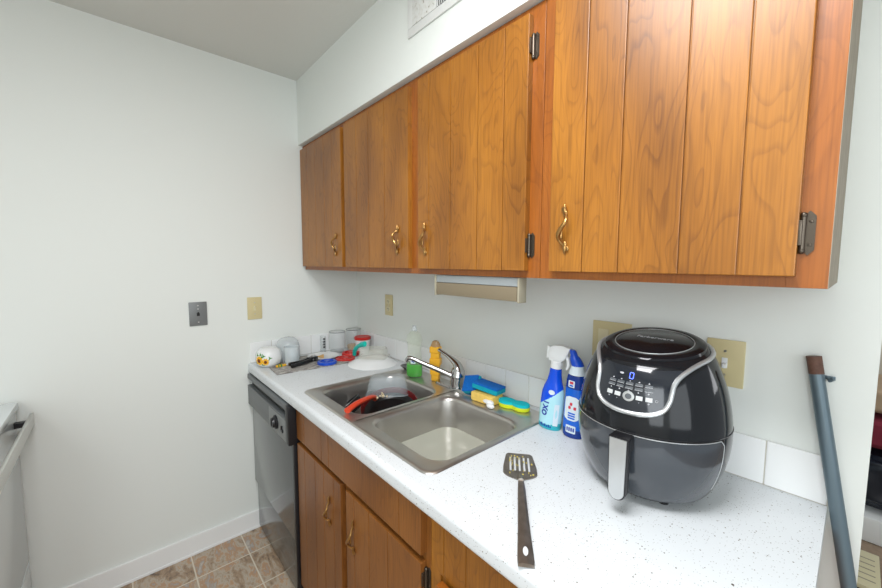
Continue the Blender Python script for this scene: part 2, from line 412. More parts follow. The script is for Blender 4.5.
for i in range(6):
    a_=g[i]+(.001 if i else 0); c_=g[i+1]-(.001 if i<5 else 0)
    b.box(a_,c_,BY-.0,BY+.006,.705,.871,.001)
b.box(0,W,BY+.005,BY+.019,.66,.871); b.box(0,.035,BY,BY+.019,0,.705); b.box(W-.035,W,BY,BY+.019,0,.705); b.box(.035,W-.035,BY+.0002,BY+.019,.06,.12)
b.build('face_frame','wood',t,smooth=False)
d = plank_door(.040,.30,.09,.694,BY,[.13,.21],'wood_frame','door',t); pull(d,.235,-.0205,.50,.098)
d = plank_door(.315,.575,.09,.694,BY,[.40,.49],'wood_frame','door',t); pull(d,.03,-.0205,.50,.098)

# ---------------------------------------------------------------- countertop
def cprof(yb, full=True):
    p = [(yb,C-.040),(yb,C)]
    r = .016
    for i in range(9):
        a = R(90+ 90*i/8); p.append((-.646+r+r*math.cos(a), C-r+r*math.sin(a)))
    for i in range(9):
        a = R(180+90*i/8); p.append((-.646+.012+.012*math.cos(a), C-.036+.012*math.sin(a)-.0))
    p.append((-.62,C-.048)); p.append((-.61,C-.040))
    return p
b = MB()
def ext(prof,xa,xb): b.loft([[(xa,y,z) for y,z in prof],[(xb,y,z) for y,z in prof]])
full = cprof(-.001); ext(full,.001,.630); ext(full,1.424,2.088)
ext(cprof(-.583),.630,1.424); b.box(.630,1.424,-.050,-.001,C-.040,C)
b.build('countertop','counter',smooth=True,angle=30,weld=False,label='white speckled laminate countertop with rounded front edge',cat='countertop')

# ---------------------------------------------------------------- sink
SX0,SX1,SF,SB = .612,1.432,-.595,-.040
t = thing('double_sink',(0,0,0),'stainless steel double bowl kitchen sink set in the white counter','sink')
def sinkmat():
    m = pm('sink_steel', (.55,.53,.50), .30, .92, vary=.16, vscale=7, bump=.05, bscale=80); return m
M['sink'] = sinkmat()
bowls = [(.655,.996,-.542,-.172),(1.046,1.404,-.542,-.172)]
def hit(poly, cx, cy, ang):
    dx,dy = math.cos(ang), math.sin(ang); best=None
    for i in range(len(poly)):
        ax,ay = poly[i]; bx,by = poly[(i+1)%len(poly)]
        ex,ey = bx-ax,by-ay; den = dx*ey-dy*ex
        if abs(den)<1e-12: continue
        tt = ((ax-cx)*ey-(ay-cy)*ex)/den; u = ((ax-cx)*dy-(ay-cy)*dx)/den
        if tt>0 and -1e-6<=u<=1+1e-6 and (best is None or tt<best): best=tt
    return (cx+dx*best, cy+dy*best)
xm = 1.021
def half(side, inset):
    r=.035-inset*.5
    x0,x1,y0,y1 = SX0+inset,SX1-inset,SF+inset,SB-inset
    arc = lambda cx,cy,a: [(cx+r*math.cos(R(a+90*i/8)),cy+r*math.sin(R(a+90*i/8))) for i in range(9)]
    if side==0: return [(xm,y0),(xm,y1)]+arc(x0+r,y1-r,90)+arc(x0+r,y0+r,180)
    return [(xm,y1),(xm,y0)]+arc(x1-r,y0+r,270)+arc(x1-r,y1-r,0)
b = MB()
for s_,(bx0,bx1,by0,by1) in enumerate(bowls):
    hole = rrect(bx0,bx1,by0,by1,.06,10); cx,cy=(bx0+bx1)/2,(by0+by1)/2
    # extra samples for outer corners
    angs = sorted(set([round(math.atan2(y-cy,x-cx),5) for x,y in hole]+[round(math.atan2(y-cy,x-cx),5) for x,y in half(s_,0)]))
    loops=[]
    for ins,z in ((0,C+.0008),(.003,C+.0042),(.010,C+.0046),(.016,C+.0030)):
        pl = half(s_,ins); loops.append([(*hit(pl,cx,cy,a),z) for a in angs])
    for g_,z in ((-.006,C+.0032),(0,C+.0005),(.004,C-.008)):
        h2 = rrect(bx0+g_,bx1-g_,by0+g_,by1-g_,.06-g_*.5,10); loops.append([(*hit(h2,cx,cy,a),z) for a in angs])
    b.loft(loops,cap0=False,cap1=False)
b.build('deck','sink',t,angle=50)
for s_,(bx0,bx1,by0,by1) in enumerate(bowls):
    b = MB(); loops=[]
    for g_,z in ((.004,-.008),(.010,-.05),(.016,-.12),(.022,-.148),(.036,-.164),(.060,-.170)):
        loops.append([(x,y,C+z) for x,y in rrect(bx0+g_,bx1-g_,by0+g_,by1-g_,.060+.0*g_,10)])
    cx,cy=(bx0+bx1)/2,(by0+by1)/2
    n=len(loops[0]); loops.append([(cx+.045*math.cos(math.atan2(y-cy,x-cx)),cy+.045*math.sin(math.atan2(y-cy,x-cx)),C-.173) for x,y,z in loops[-1]])
    b.loft(loops,cap0=False,cap1=True)
    bo = b.build('bowl','sink',t,angle=60)
    MB().lathe([(.052,-.1715),(.044,-.1695),(.038,-.172),(.010,-.173)],28,c=(cx,cy,C),cap0=False).build('drain','chrome',bo)
# water in the right bowl
M['water']=pm('cloudy_water',(.62,.63,.53),.04,spec=.6,alpha=.72,ior=1.33)
g_=.0150; b=MB(); pl=rrect(1.046+g_,1.404-g_,-.542+g_,-.172-g_,.06,10)
b.loft([[(x,y,C-.108) for x,y in pl]],cap0=False,cap1=True)
b.b.faces.ensure_lookup_table()
b.build('dishwater','water',smooth=False,label='cloudy grey-green water standing in the right sink bowl',cat='water',kind='stuff')

# faucet
t = thing('kitchen_faucet',(1.010,-.092,C+.0035),'chrome single-lever kitchen faucet on the back of the sink','faucet')
b=MB(); pl=rrect(-.125,.125,-.028,.028,.027,8); pl2=rrect(-.120,.120,-.023,.023,.022,8)
b.loft([[(x,y,0) for x,y in pl],[(x,y,.005) for x,y in pl],[(x,y,.010) for x,y in pl2]]); b.build('base_plate','chrome',t)
MB().lathe([(.030,.010),(.029,.02),(.026,.045),(.025,.062),(.026,.07),(.022,.085),(.012,.093)],24).build('body','chrome',t)
sp = catmull([(0,0,.045),(-.035,-.027,.062),(-.105,-.077,.092),(-.150,-.115,.116),(-.168,-.128,.119),(-.176,-.133,.105)],6)
b=MB(); b.tube(sp,[.0125 - .0035*min(1,i/20) for i in range(len(sp))],24); b.build('spout','chrome',t)
lv = catmull([(.014,-.002,.055),(.012,.0,.080),(-.006,.002,.104),(-.050,.0,.126),(-.110,-.004,.146)],6)
b=MB(); b.tube(lv,[.0235-.016*min(1,(i/19)**1.2) for i in range(len(lv))],16,flat=1.3); b.build('lever','chrome',t)

# ---------------------------------------------------------------- dishwasher
t = thing('dishwasher',(.006,0,0),'charcoal black dishwasher between left wall and wooden cabinets','dishwasher')
W=.606
b=MB(); b.box(.004,W-.004,-.585,-.03,.0,.862); b.build('body','black',t,smooth=False)
b=MB(); b.box(.003,W-.018,-.634,-.587,.272,.698,.004); b.build('door','dwgrey',t)
b=MB(); b.box(W-.018,W,-.634,-.587,.02,.70,.002); b.build('side_trim','black',t)
b=MB(); b.box(.003,W-.019,-.622,-.586,.012,.262,.003); b.build('access_panel','dwgrey',t)
b=MB()
b.box(0,W-.030,-.652,-.587,.795,.802,.0015)
b.box(0,W-.030,-.652,-.587,.836,.862,.004)
b.box(0,W-.030,-.652,-.600,.700,.797,.003)
con=b.build('control_console','dwgrey2',t)
b=MB(); b.box(.001,W-.031,-.630,-.5995,.8025,.8355); b.build('handle_recess','black',con,smooth=False)
b=MB(); b.box(W-.030,W+.004,-.656,-.587,.698,.864,.006); b.build('end_cap','black',con)
b=MB(); b.box(.355,W-.034,-.6535,-.651,.704,.794,.0008); b.build('control_panel','dwgrey3',con)
b=MB(); b.lathe([(.030,0),(.030,.006),(.022,.012),(.020,.020)],24,mx=Matrix.Translation((.455,-.6535,.752))@Matrix.Rotation(R(90),4,'X')); b.box(.452,.458,-.676,-.672,.738,.768,.001); b.build('dial_knob','black',con)
b=MB(); b.box(.520,.545,-.658,-.653,.733,.745,.001); b.box(.528,.538,-.661,-.653,.745,.760,.001); b.build('latch_button','black',con)

# ---------------------------------------------------------------- range on the left
t = thing('kitchen_range',(.022,-1.458,0),'white kitchen range with stainless door handle at left edge','stove')
W=.76
b=MB(); b.box(0,W,-.64,-.012,.03,.885,.004); b.build('body','enamel',t)
b=MB(); b.box(-.002,W+.002,-.645,.012,.886,.914,.008); b.build('cooktop','enamel',t)
b=MB(); b.box(.003,W-.003,-.010,.004,.285,.880,.006); d=b.build('oven_door','enamel',t)
b=MB(); b.box(.003,W-.003,-.010,.004,.05,.275,.006); b.build('storage_drawer','enamel',t)
b=MB(); b.box(.0,W,-.0005,.0105,-.024,.024,.004,mx=Matrix.Translation((0,.038,.838))); h=b.build('handle','steel_light',d)
b=MB(); 
for x in (.05,W-.05):
    b=MB(); b.box(x-.012,x+.012,.003,.040,.828,.848,.002); b.build('handle_bracket','black',h)
for x in (.03,W-.03):
    for y in (-.60,-.05):
        b=MB(); b.cyl((x,y,0),(x,y,.032),.016,n=12); b.build('foot','black',t)

# ---------------------------------------------------------------- light fixture under cabinet
t = thing('under_cabinet_light',(1.140,-.315,1.336),'unlit under-cabinet light with yellowed lens above the faucet','light fixture')
b=MB(); b.box(0,.345,-.006,.022,.042,.0665,.002); b.box(0,.345,.018,.022,.0,.066); b.build('housing',pm('grey_white_housing',(.33,.36,.37),.4),t)
M['lens']=pm('yellowed_lens',(.21,.17,.11),.45)
b=MB(); b.box(.003,.342,-.008,.018,.0,.041,.003); b.build('lens','lens',t)
M['beige_cap']=pm('beige_end_cap',(.38,.35,.26),.5)
for x in (-.004,.345):
    b=MB(); b.box(x,x+.006,-.010,.024,-.003,.0665,.001); b.build('end_cap','beige_cap',t)

# ---------------------------------------------------------------- wall plates
def plate(name,label,cat,loc,rot,w_,h_,mat):
    t = thing(name,loc,label,cat,rot)
    b=MB(); b.box(-w_/2,w_/2,-.006,0,-h_/2,h_/2,.0025); b.build('cover_plate',mat,t)
    return t
def screws(t,pts,mat='steel_light'):
    for x,z in pts:
        b=MB(); b.lathe([(.0035,0),(.003,.0012)],10,mx=Matrix.Translation((x,-.006,z))@Matrix.Rotation(R(90),4,'X')); b.build('screw',mat,t)
LR=(0,0,R(90))
t=plate('phone_jack_plate','square grey metal phone jack plate on the left wall','wall plate',(0.0005,-.855,1.195),LR,.074,.115,'grey_plate')
b=MB(); b.box(-.006,.006,-.008,-.005,-.010,.004,.001); b.box(-.003,.003,-.008,-.005,.004,.009); b.build('jack','hole',t); screws(t,[(0,.040),(0,-.040),(0,.024)])
t=plate('light_switch','almond single light switch on left wall beside the grey plate','light switch',(0.0005,-.603,1.203),LR,.071,.116,'almond')
b=MB(); b.box(-.005,.005,-.0075,-.005,-.012,.012,.0005); b.build('toggle_frame','almond_d',t)
b=MB(); b.box(-.0035,.0035,-.017,-.005,.0,.009,.001,mx=Matrix.Rotation(R(-12),4,'X')); b.build('toggle','almond_d',t); screws(t,[(0,.030),(0,-.030)])
t=plate('wall_outlet','narrow almond double outlet on the back wall left of the light fixture','outlet',(.366,-.0005,1.208),(0,0,0),.072,.116,'almond')
for z in (.021,-.021):
    b=MB(); b.box(-.016,.016,-.0085,-.005,z-.014,z+.014,.003); s_=b.build('socket','almond_d',t)
    b=MB(); b.box(-.008,-.0055,-.009,-.008,z-.003,z+.006); b.box(.0055,.008,-.009,-.008,z-.003,z+.005); b.sphere((0,-.0083,z-.008),.0025,1,.3,1,8); b.build('slots','hole',s_)
screws(t,[(0,0)])
t=plate('blank_wall_plate','almond wall plate on back wall partly hidden behind the air fryer','wall plate',(1.605,-.0005,1.205),(0,0,0),.118,.116,'almond')
b=MB(); b.box(-.040,-.008,-.0075,-.005,-.033,.033,.001); b.build('outlet_insert','almond_d',t); screws(t,[(.03,.03),(.03,-.03)])
t=plate('light_switch','almond light switch to the right of the black air fryer','light switch',(1.891,-.0005,1.194),(0,0,0),.079,.118,'almond')
b=MB(); b.box(-.006,.006,-.0075,-.005,-.013,.013,.0005); b.build('toggle_frame','white',t)
b=MB(); b.box(-.004,.004,-.017,-.005,-.009,.002,.001,mx=Matrix.Rotation(R(12),4,'X')); b.build('toggle','white',t); screws(t,[(0,.030),(0,-.030)])

# vent register on soffit
t = thing('vent_register',(1.029,SY-.0005,2.205),'white wall vent register with dark louvers above the cabinets','vent')
M['vent']=pm('vent_white_paint',(.70,.71,.69),.45)
def dirty():
    m,nt,b_=nmat('dusty_white_paint'); N=nt.nodes.new; L=nt.links.new
    tc=N('ShaderNodeTexCoord'); n=N('ShaderNodeTexNoise'); n.inputs['Scale'].default_value=95; n.inputs['Detail'].default_value=4; L(tc.outputs['Object'],n.inputs['Vector'])
    r=ramp(nt,[(.30,(.25,.22,.17)),(.37,(.64,.64,.60)),(.6,(.70,.71,.69))],n.outputs['Fac']); L(r.outputs[0],b_.inputs['Base Color']); b_.inputs['Roughness'].default_value=.6
    return m
M['dusty']=dirty()
b=MB(); WV,HV=.36,.16
b.box(0,WV,-.006,0,0,.028,.001); b.box(0,WV,-.006,0,HV-.028,HV,.001); b.box(0,.028,-.006,0,.0282,HV-.0282,.001); b.box(WV-.028,WV,-.006,0,.0282,HV-.0282,.001)
b.build('frame','vent',t)
b=MB(); b.box(.0285,.150,-.0075,-.001,.0285,HV-.0285,.001); b.build('damper_plate','dusty',t)
b=MB(); b.box(.1505,WV-.0285,-.0022,-.0004,.0285,HV-.0285); b.build('backing','hole',t)
for k in range(20):
    x=.156+k*.0092
    b=MB(); b.box(-.0012,.0012,-.0055,.0030,.028,HV-.028,0,mx=Matrix.Translation((x,-.0033,0))@Matrix.Rotation(R(30),4,'Z')); b.build('louver','vent',t)

# ---------------------------------------------------------------- air fryer
FZ=[0,.012,.03,.06,.095,.13,.165,.20,.24,.275,.30,.316,.325,.330]
FR=[.108,.124,.134,.146,.155,.159,.159,.155,.147,.136,.126,.117,.107,.088]
def frad(z):
    if z<=0: return FR[0]
    for i in range(len(FZ)-1):
        if z<=FZ[i+1]:
            # smooth (catmull) interpolation
            a=FR[max(i-1,0)];b_=FR[i];c_=FR[i+1];d_=FR[min(i+2,len(FR)-1)];tt=(z-FZ[i])/(FZ[i+1]-FZ[i])
            ms=(c_-a)/(FZ[i+1]-FZ[max(i-1,0)]) if i>0 else (c_-b_)/(FZ[i+1]-FZ[i]); me_=(d_-b_)/(FZ[min(i+2,len(FZ)-1)]-FZ[i]) ; hh=FZ[i+1]-FZ[i]
            t2=tt*tt;t3=t2*tt
            return (2*t3-3*t2+1)*b_+(t3-2*t2+tt)*hh*ms+(-2*t3+3*t2)*c_+(t3-t2)*hh*me_
    return FR[-1]
def tilt(z,y,r=None): return z+(z/.33)**6*(-.001+.17*y)
def FS(phi,z,off=0):
    r=frad(z)+off; x=r*math.sin(phi); y=-r*math.cos(phi)
    return Vector((x,y,tilt(z,y)))
M['fryer']=pm('fryer_black_gloss',(.010,.011,.013),.09,spec=.45)
M['fryer_drawer']=pm('fryer_drawer_reflect_tint',(.045,.052,.062),.13,coat=.4,spec=.6)  # blue-grey of the reflected counter and room is put into the colour
M['silver']=pm('silver_trim',(.60,.62,.63),.28,.75)
M['panel']=pm('control_glass',(.010,.013,.02),.10,coat=.6)
t = thing('air_fryer',(1.788,-.197,C+.012),'large black egg-shaped air fryer with silver trim on white counter','air fryer',rot=(0,0,R(2.5)))
n=72
zz=[0,.006,.012,.02,.03,.045,.06,.08,.10,.12,.14,.16,.18,.20,.22,.24,.26,.275,.29,.30,.31,.318,.325,.330]
b=MB(); b.loft([[FS(2*PI*k/n,z) for k in range(n)] for z in zz]); b.build('body','fryer',t,angle=60)
# patch helper on the surface
def patch(pl,pr,zs,off,nph=24,thick=.002,side=True):
    b=MB(); grid=[]
    for z in zs:
        a,c_=pl(z),pr(z); grid.append([FS(a+(c_-a)*k/nph,z,off) for k in range(nph+1)])
    nn=nph+1; vs=[p for row in grid for p in row]; fs=[]
    for i in range(len(zs)-1):
        for j in range(nph): fs.append((i*nn+j,i*nn+j+1,(i+1)*nn+j+1,(i+1)*nn+j))
    b.add(vs,fs)
    bmesh.ops.solidify(b.b,geom=b.b.faces[:],thickness=thick)
    return b
# drawer: front wrap
def dside(z): return R(72) if z>.06 else R(72-14*((.06-z)/.05)**2)
zs=[.014+(.158-.014)*i/16 for i in range(17)]
patch(lambda z:-dside(z),dside,zs,.0022,40).build('drawer','fryer_drawer',t,angle=50)
dr=[o for o in t.children if o.name.startswith('drawer')][0]
P=[FS(R(-72)+R(144)*i/40,.1595,.0018) for i in range(41)]
P=[FS(R(-72),.045+.0115*i,.0018) for i in range(10)]+P[1:-1]+[FS(R(72),.1485-.0115*i,.0018) for i in range(10)]
b=MB(); b.tube(P,.0011,6); b.build('seam_line','silver',dr)
P=[FS(2*PI*i/90,.163,.0002) for i in range(90)]
b=MB(); b.tube(P,.0009,6,closed=True); b.build('body_seam','black',t)
# viewing lens shape left of handle
# silver band
half_=[(0,.205),(9,.206),(18,.211),(25,.222),(29,.240),(31,.258),(33,.275),(38,.292),(48,.307),(62,.316),(80,.3185),(100,.3195),(125,.320),(150,.320),(180,.320)]
pts=[FS(R(p),z,.0016) for p,z in half_]; full_=[FS(R(-p),z,.0016) for p,z in reversed(half_[1:-1])]+pts
loop=catmull(full_+[full_[0]],5)[:-1]
b=MB(); b.tube(loop,.0048,10,closed=True); b.build('trim_band','silver',t)
# control panel inside the band
def pw(z):
    for (p0,z0),(p1,z1) in zip(half_[:-1],half_[1:]):
        if z0<=z<=z1 and z1>z0: return R(p0+(p1-p0)*(z-z0)/(z1-z0))
    return R(60)
zs=[.207+(.308-.207)*i/24 for i in range(25)]
cp=patch(lambda z:-pw(z),pw,zs,.0012,24,.001).build('control_panel','panel',t,angle=50)
# lid disc
M['lid']=pm('lid_black',(.008,.008,.010),.14,spec=.4)
def top(r,z): return [Vector((r*math.cos(2*PI*k/64),r*math.sin(2*PI*k/64),tilt(z,r*math.sin(2*PI*k/64)))) for k in range(64)]
b=MB(); b.loft([top(.106,.326),top(.104,.3325),top(.098,.3355),top(.086,.3365),top(.082,.3345),top(.079,.3345),top(.074,.3368),top(.02,.3375)]); lid=b.build('lid','lid',t,angle=40)
b=MB(); b.tube(top(.0815,.3355),.0011,6,closed=True); b.build('lid_ring','silver',lid)
M['print']=pm('grey_print',(.45,.46,.48),.4)
def lidfn(v): 
    return Vector((v.x,v.y,tilt(.3378,v.y)+.0003+v.z))
o_=textmesh('Farberware',.017,Matrix.Translation((0,.012,0)),'print','brand_lettering',lid); wrap(o_,lidfn)
M['digit']=pm('blue_digit',(.02,.05,.6),.4,emit=(.10,.16,1.0),es=4)
def pp(u,v,off=.003): # u metres across, v height
    return FS(u/.142,v,off)
def surf(o,off=.0026):
    wrap(o,lambda c:FS(c.x/.142,c.y,off+c.z))
segs=MB()
def seg(x0,x1,y0,y1): segs.box(x0,x1,y0,y1,0,.0004)
for a_ in (-.0045,.0032): seg(a_,a_+.0013,.2815,.2875); seg(a_,a_+.0013,.2885,.2945)
seg(-.0035,.0035,.2802,.2815); seg(-.0035,.0035,.2945,.2958)
o_=segs.build('digit_display','digit',cp,smooth=False); surf(o_,.0024)
def button(u,v,w_,h_,mat,name='button',r=None,lab=None):
    b=MB()
    if r: b.lathe([(r,0),(r,.0015),(r*.7,.002)],24,c=(u,v,0))
    else: b.box(u-w_/2,u+w_/2,v-h_/2,v+h_/2,0,.0016,.0004)
    o=b.build(name,mat,cp); surf(o,.0016)
    if lab: o['label']=lab
    return o
M['btn_d']=pm('dark_button',(.10,.11,.12),.3); M['btn_l']=pm('light_button',(.55,.57,.57),.35)
for k in range(5):
    u=-.038+k*.0185
    for v in (.2695,.2600):
        button(u,v,.0145,.0046,'btn_d')
        b=MB(); b.box(u-.0072,u+.0072,v-.0030,v-.0022,0,.0003); o_=b.build('button_rim','print',cp,smooth=False); surf(o_,.0034)
    for v,gly in ((.2755,k),(.2525,k+5)):
        b=MB(); q=.0016
        if gly%3==0: b.lathe([(q,0),(q,.0003)],12,c=(u,v,0))
        elif gly%3==1: b.box(u-q*1.2,u+q*1.2,v-.0005,v+.0005,0,.0003); b.box(u-.0005,u+.0005,v-q,v+q,0,.0003)
        else: b.add([(u-q,v-q,0),(u+q,v-q,0),(u,v+q,0)],[(0,1,2)])
        o_=b.build('icon','print',cp,smooth=False); surf(o_,.0026)
for u in (-.0385,-.0215,.0200,.0370): button(u,.2405,.0120,.0090,'btn_l')
button(0,.2405,0,0,'silver','knob_ring',.0110); button(0,.2405,0,0,'btn_d','knob',.0085)
for u,g2 in ((-.0385,'+'),(-.0215,'-'),(.0200,'-'),(.0370,'+')):
    o_=textmesh(g2,.008,Matrix.Translation((u,.2315,0)),'print','symbol',cp); surf(o_,.0026)
b=MB(); b.tube([(.050+.0022*math.cos(a_*PI/8),.2400+.0022*math.sin(a_*PI/8),0) for a_ in range(16)],.0004,5,closed=True); o_=b.build('power_icon','print',cp); surf(o_,.0028)
b=MB(); b.sphere((-.0225,.2900,0),.004,1.2,.6,.08,12); o_=b.build('fan_icon','print',cp); surf(o_,.0026)
# handle
def hz(z): return FS(0,z,0)
b=MB()
yo=-.159-.040; poly=rrect(-.0215,.0215,.014,.156,.021,8)
poly=[( (x*(1.0 if y>.09 else 1.0)), (y if y<.135 else .135+(y-.135))) for x,y in poly]
pts_=[]
outer=[]; 
def hpoly(sc,y,dz=0):
    out=[]
    for i in range(33):   # rounded bottom
        a_=PI+PI*i/32; out.append((.0180*sc*math.cos(a_),y,.046+.0205*sc*math.sin(a_)+dz))
    out.append((.0200*sc,y,.158)); out.append((-.0200*sc,y,.158))
    return out
b.loft([hpoly(1,-.178),hpoly(1.02,-.182),hpoly(1.02,-.191),hpoly(.95,-.1945)])
b.box(-.0195,.0195,-.191,-.150,.128,.160,.003)
h=b.build('handle','black',dr,angle=40)
b=MB(); b.loft([hpoly(.86,-.1942),hpoly(.84,-.1965)]); b.build('handle_plate','silver',h,angle=30)
for a_ in (40,140,220,320):
    b=MB(); b.cyl((.085*math.sin(R(a_)),-.085*math.cos(R(a_)),-.012),(.085*math.sin(R(a_)),-.085*math.cos(R(a_)),.004),.011,n=16); b.build('foot','black',t)

# ---------------------------------------------------------------- spatula
dx,dy=(1.753-1.530),(-.632+.352); ang=math.atan2(dy,dx)
t=thing('slotted_spatula',(1.516,-.343,C),'stainless slotted spatula with food bits lying on the counter','spatula',rot=(0,0,ang))
t.scale=(1.035,1.03,1)
M['dirty_steel']=pm('greasy_steel',(.30,.27,.24),.35,.9,vary=.35,vscale=60)
# head from x=-.01 to .10; width .085
b=MB(); zt=.0018
def hw(x): # half width of head
    if x<.004: q=(.004-x)/.0145; return .0235+.0115*math.sqrt(max(0,1-q*q))
    if x<.080: return .035+.006*min(1,(x-.004)/.05)
    q=(x-.080)/.031; return .006+.035*max(0,1-q**2.2)
slots=[(-.0255,-.0205),(-.0145,-.0095),(-.0030,.0020),(.0085,.0135),(.0200,.0250)]
x_s0,x_s1=.006,.074
def strip(x0,x1,y0,y1): b.box(x0,x1,y0,y1,.0012,.0032)
N_=14
def region(x0,x1,nseg):
    for i in range(nseg):
        xa=x0+(x1-x0)*i/nseg; xb=x0+(x1-x0)*(i+1)/nseg
        vs=[(xa,-hw(xa),.0012),(xb,-hw(xb),.0012),(xb,hw(xb),.0012),(xa,hw(xa),.0012)]
        vs+=[(x,y,.0032) for x,y,_ in vs]
        b.add(vs,[(3,2,1,0),(4,5,6,7),(0,1,5,4),(1,2,6,5),(2,3,7,6),(3,0,4,7)])
region(-.010,x_s0,8); region(x_s1,.110,16)
e_=[-9]+[v for s2 in slots for v in s2]+[9]
for i in range(0,len(e_),2):
    ya,yb=e_[i],e_[i+1]
    for k in range(4):
        xa=x_s0+(x_s1-x_s0)*k/4; xb=x_s0+(x_s1-x_s0)*(k+1)/4
        y0a,y0b=(-hw(xa),-hw(xb)) if ya==-9 else (ya,ya); y1a,y1b=(hw(xa),hw(xb)) if yb==9 else (yb,yb)
        vs=[(xa,y0a,.0012),(xb,y0b,.0012),(xb,y1b,.0012),(xa,y1a,.0012)]; vs+=[(x,y,.0032) for x,y,_ in vs]
        b.add(vs,[(3,2,1,0),(4,5,6,7),(0,1,5,4),(1,2,6,5),(2,3,7,6),(3,0,4,7)])
b.build('blade','dirty_steel',t,smooth=False)
b=MB(); LH=.370
b.tube([(.100,0,.0055),(.118,0,.010),(.135,0,.014)],[.006,.006,.007],10,flat=1)
prof_=[(.128,.0065),(.16,.0085),(.22,.0100),(.28,.0118),(.355,.0150),(.366,.0140)]
def hzz(x): return .0135-.008*((x-.128)/.24)
lo=[]
for x,w_ in prof_:
    z=hzz(x); lo.append([(x,-w_,z-.0045),(x,w_,z-.0045),(x,w_*.95,z+.0005),(x,w_*.5,z+.003),(x,-w_*.5,z+.003),(x,-w_*.95,z+.0005)])
b.loft(lo); hnd=b.build('handle','dirty_steel',t,angle=25)
b=MB(); b.prism([(.340+.0105*math.cos(a_*PI/10),.0045*math.sin(a_*PI/10)) for a_ in range(20)],.0096,.0101); b.build('hanging_hole','counter',hnd,smooth=False)
M['food']=pm('dried_food_bits',(.62,.52,.12),.8)
b=MB()
for i in range(26):
    x=random.uniform(.0,.095); y=random.uniform(-.032,.032)
    b.box(x,x+random.uniform(.002,.005),y,y+random.uniform(.0015,.004),.0030,.0044,0)
b.build('food_bits','food',t,smooth=False)['kind']='stuff'

# ---------------------------------------------------------------- bottles right of sink
M['sp_blue']=pm('spray_blue',(.004,.08,.72),.25); M['sp_pale']=pm('spray_pale_turquoise',(.42,.74,.82),.25); M['sp_teal']=pm('spray_teal',(.03,.42,.50),.3)
M['navy']=pm('cleaner_navy',(.006,.035,.24),.25); M['cl_blue']=pm('cleaner_blue',(.005,.12,.62),.25); M['deep_blue']=pm('deep_blue_print',(.005,.03,.33),.4)
M['lab_white']=pm('label_white',(.66,.76,.82),.35); M['lab_red']=pm('label_red',(.6,.03,.06),.4)
def ebottle(prof,n=72): # (rx, ry, z)
    return [[(rx*math.cos(2*PI*k/n),ry*math.sin(2*PI*k/n),z) for k in range(n)] for rx,ry,z in prof]
t=thing('spray_bottle',(1.468,-.118,C),'blue and turquoise spray cleaner bottle with white trigger head','spray bottle',rot=(R(0),R(5),R(8)))
t.scale=(1,1,.945)
pf=[(.032,.020,0),(.036,.023,.004),(.037,.024,.02),(.038,.025,.06),(.0375,.025,.10),(.036,.024,.125),(.031,.022,.145),(.024,.019,.165),(.020,.0175,.185),(.018,.017,.205),(.0165,.016,.214)]
P2=[]
for i in range(len(pf)-1):
    for k in range(14): P2.append(tuple(pf[i][q]+(pf[i+1][q]-pf[i][q])*k/14 for q in range(3)))
P2.append(pf[-1])
b=MB(); b.loft(ebottle(P2))
b.b.faces.ensure_lookup_table()
for f in b.b.faces:
    c_=f.calc_center_median(); lim=.112+.9*(c_.x+.0)+6*max(0,c_.x)**2
    f.material_index = 0 if c_.z>lim else (2 if c_.z<.018+.3*max(0,c_.x) else 1)
body=b.build('body',['sp_blue','sp_pale','sp_teal'],t,angle=60)
def onbottle(o,pfun,off=.0006):
    wrap(o,lambda c:Vector((c.x,-(pfun(c.y)*math.sqrt(max(0,1-(c.x/.038)**2)))-off-c.z,c.y)))
def pry(pf,col):
    def f(z):
        for i in range(len(pf)-1):
            if pf[i][2]<=z<=pf[i+1][2]: return pf[i][col]+(pf[i+1][col]-pf[i][col])*(z-pf[i][2])/(pf[i+1][2]-pf[i][2])
        return pf[-1][col]
    return f
for k,ch in enumerate('OXI'):
    o_=textmesh(ch,.024,Matrix.Translation((-.012+.002*k,.058+.0185*k,0))@Matrix.Rotation(R(90),4,'Z'),'deep_blue','lettering',body,bold=True); onbottle(o_,pry(pf,1))
b=MB(); 
for k in range(7): b.box(-.026+k*.006,-.022+k*.006,.010,.016 +.004*(k%2),0,.0004)
o_=b.build('small_print','deep_blue',body,smooth=False); onbottle(o_,pry(pf,1))
b=MB(); b.prism([(.004+.010*math.cos(a_*PI/8),.133+.008*math.sin(a_*PI/8)) for a_ in range(16)],0,.0004); o_=b.build('white_mark','lab_white',body,smooth=False); onbottle(o_,pry(pf,1))
b=MB(); b.box(.018,.031,.020,.095,0,.0004); o_=b.build('side_label','lab_white',body,smooth=False); onbottle(o_,pry(pf,1))
b=MB(); b.lathe([(.0175,.212),(.0185,.216),(.0185,.234),(.015,.238)],24); b.build('collar','white',t)
b=MB()
sh=[(-.024,.236),(.012,.234),(.026,.248),(.034,.268),(.040,.288),(.016,.292),(-.008,.289),(-.022,.282),(-.027,.262)]
mxr=Matrix.Rotation(R(90),4,'X')
b.loft([[(x,-.010,z) for x,z in sh],[(x*1.0,-.0125,z) for x,z in [(a*.9,.262+(z-.262)*.85) for a,z in sh]]][::-1]+[[(x,.010,z) for x,z in sh],[(x,.0125,z) for x,z in [(a*.9,.262+(z-.262)*.85) for a,z in sh]]])
b.box(-.034,-.024,-.008,.008,.240,.282,.003)
b.build('spray_head','white',t,angle=40)
b=MB(); b.tube([(.026,0,.262),(.036,0,.245),(.037,0,.228),(.033,0,.215)],[.006,.0055,.005,.004],10); b.build('trigger','white',t)

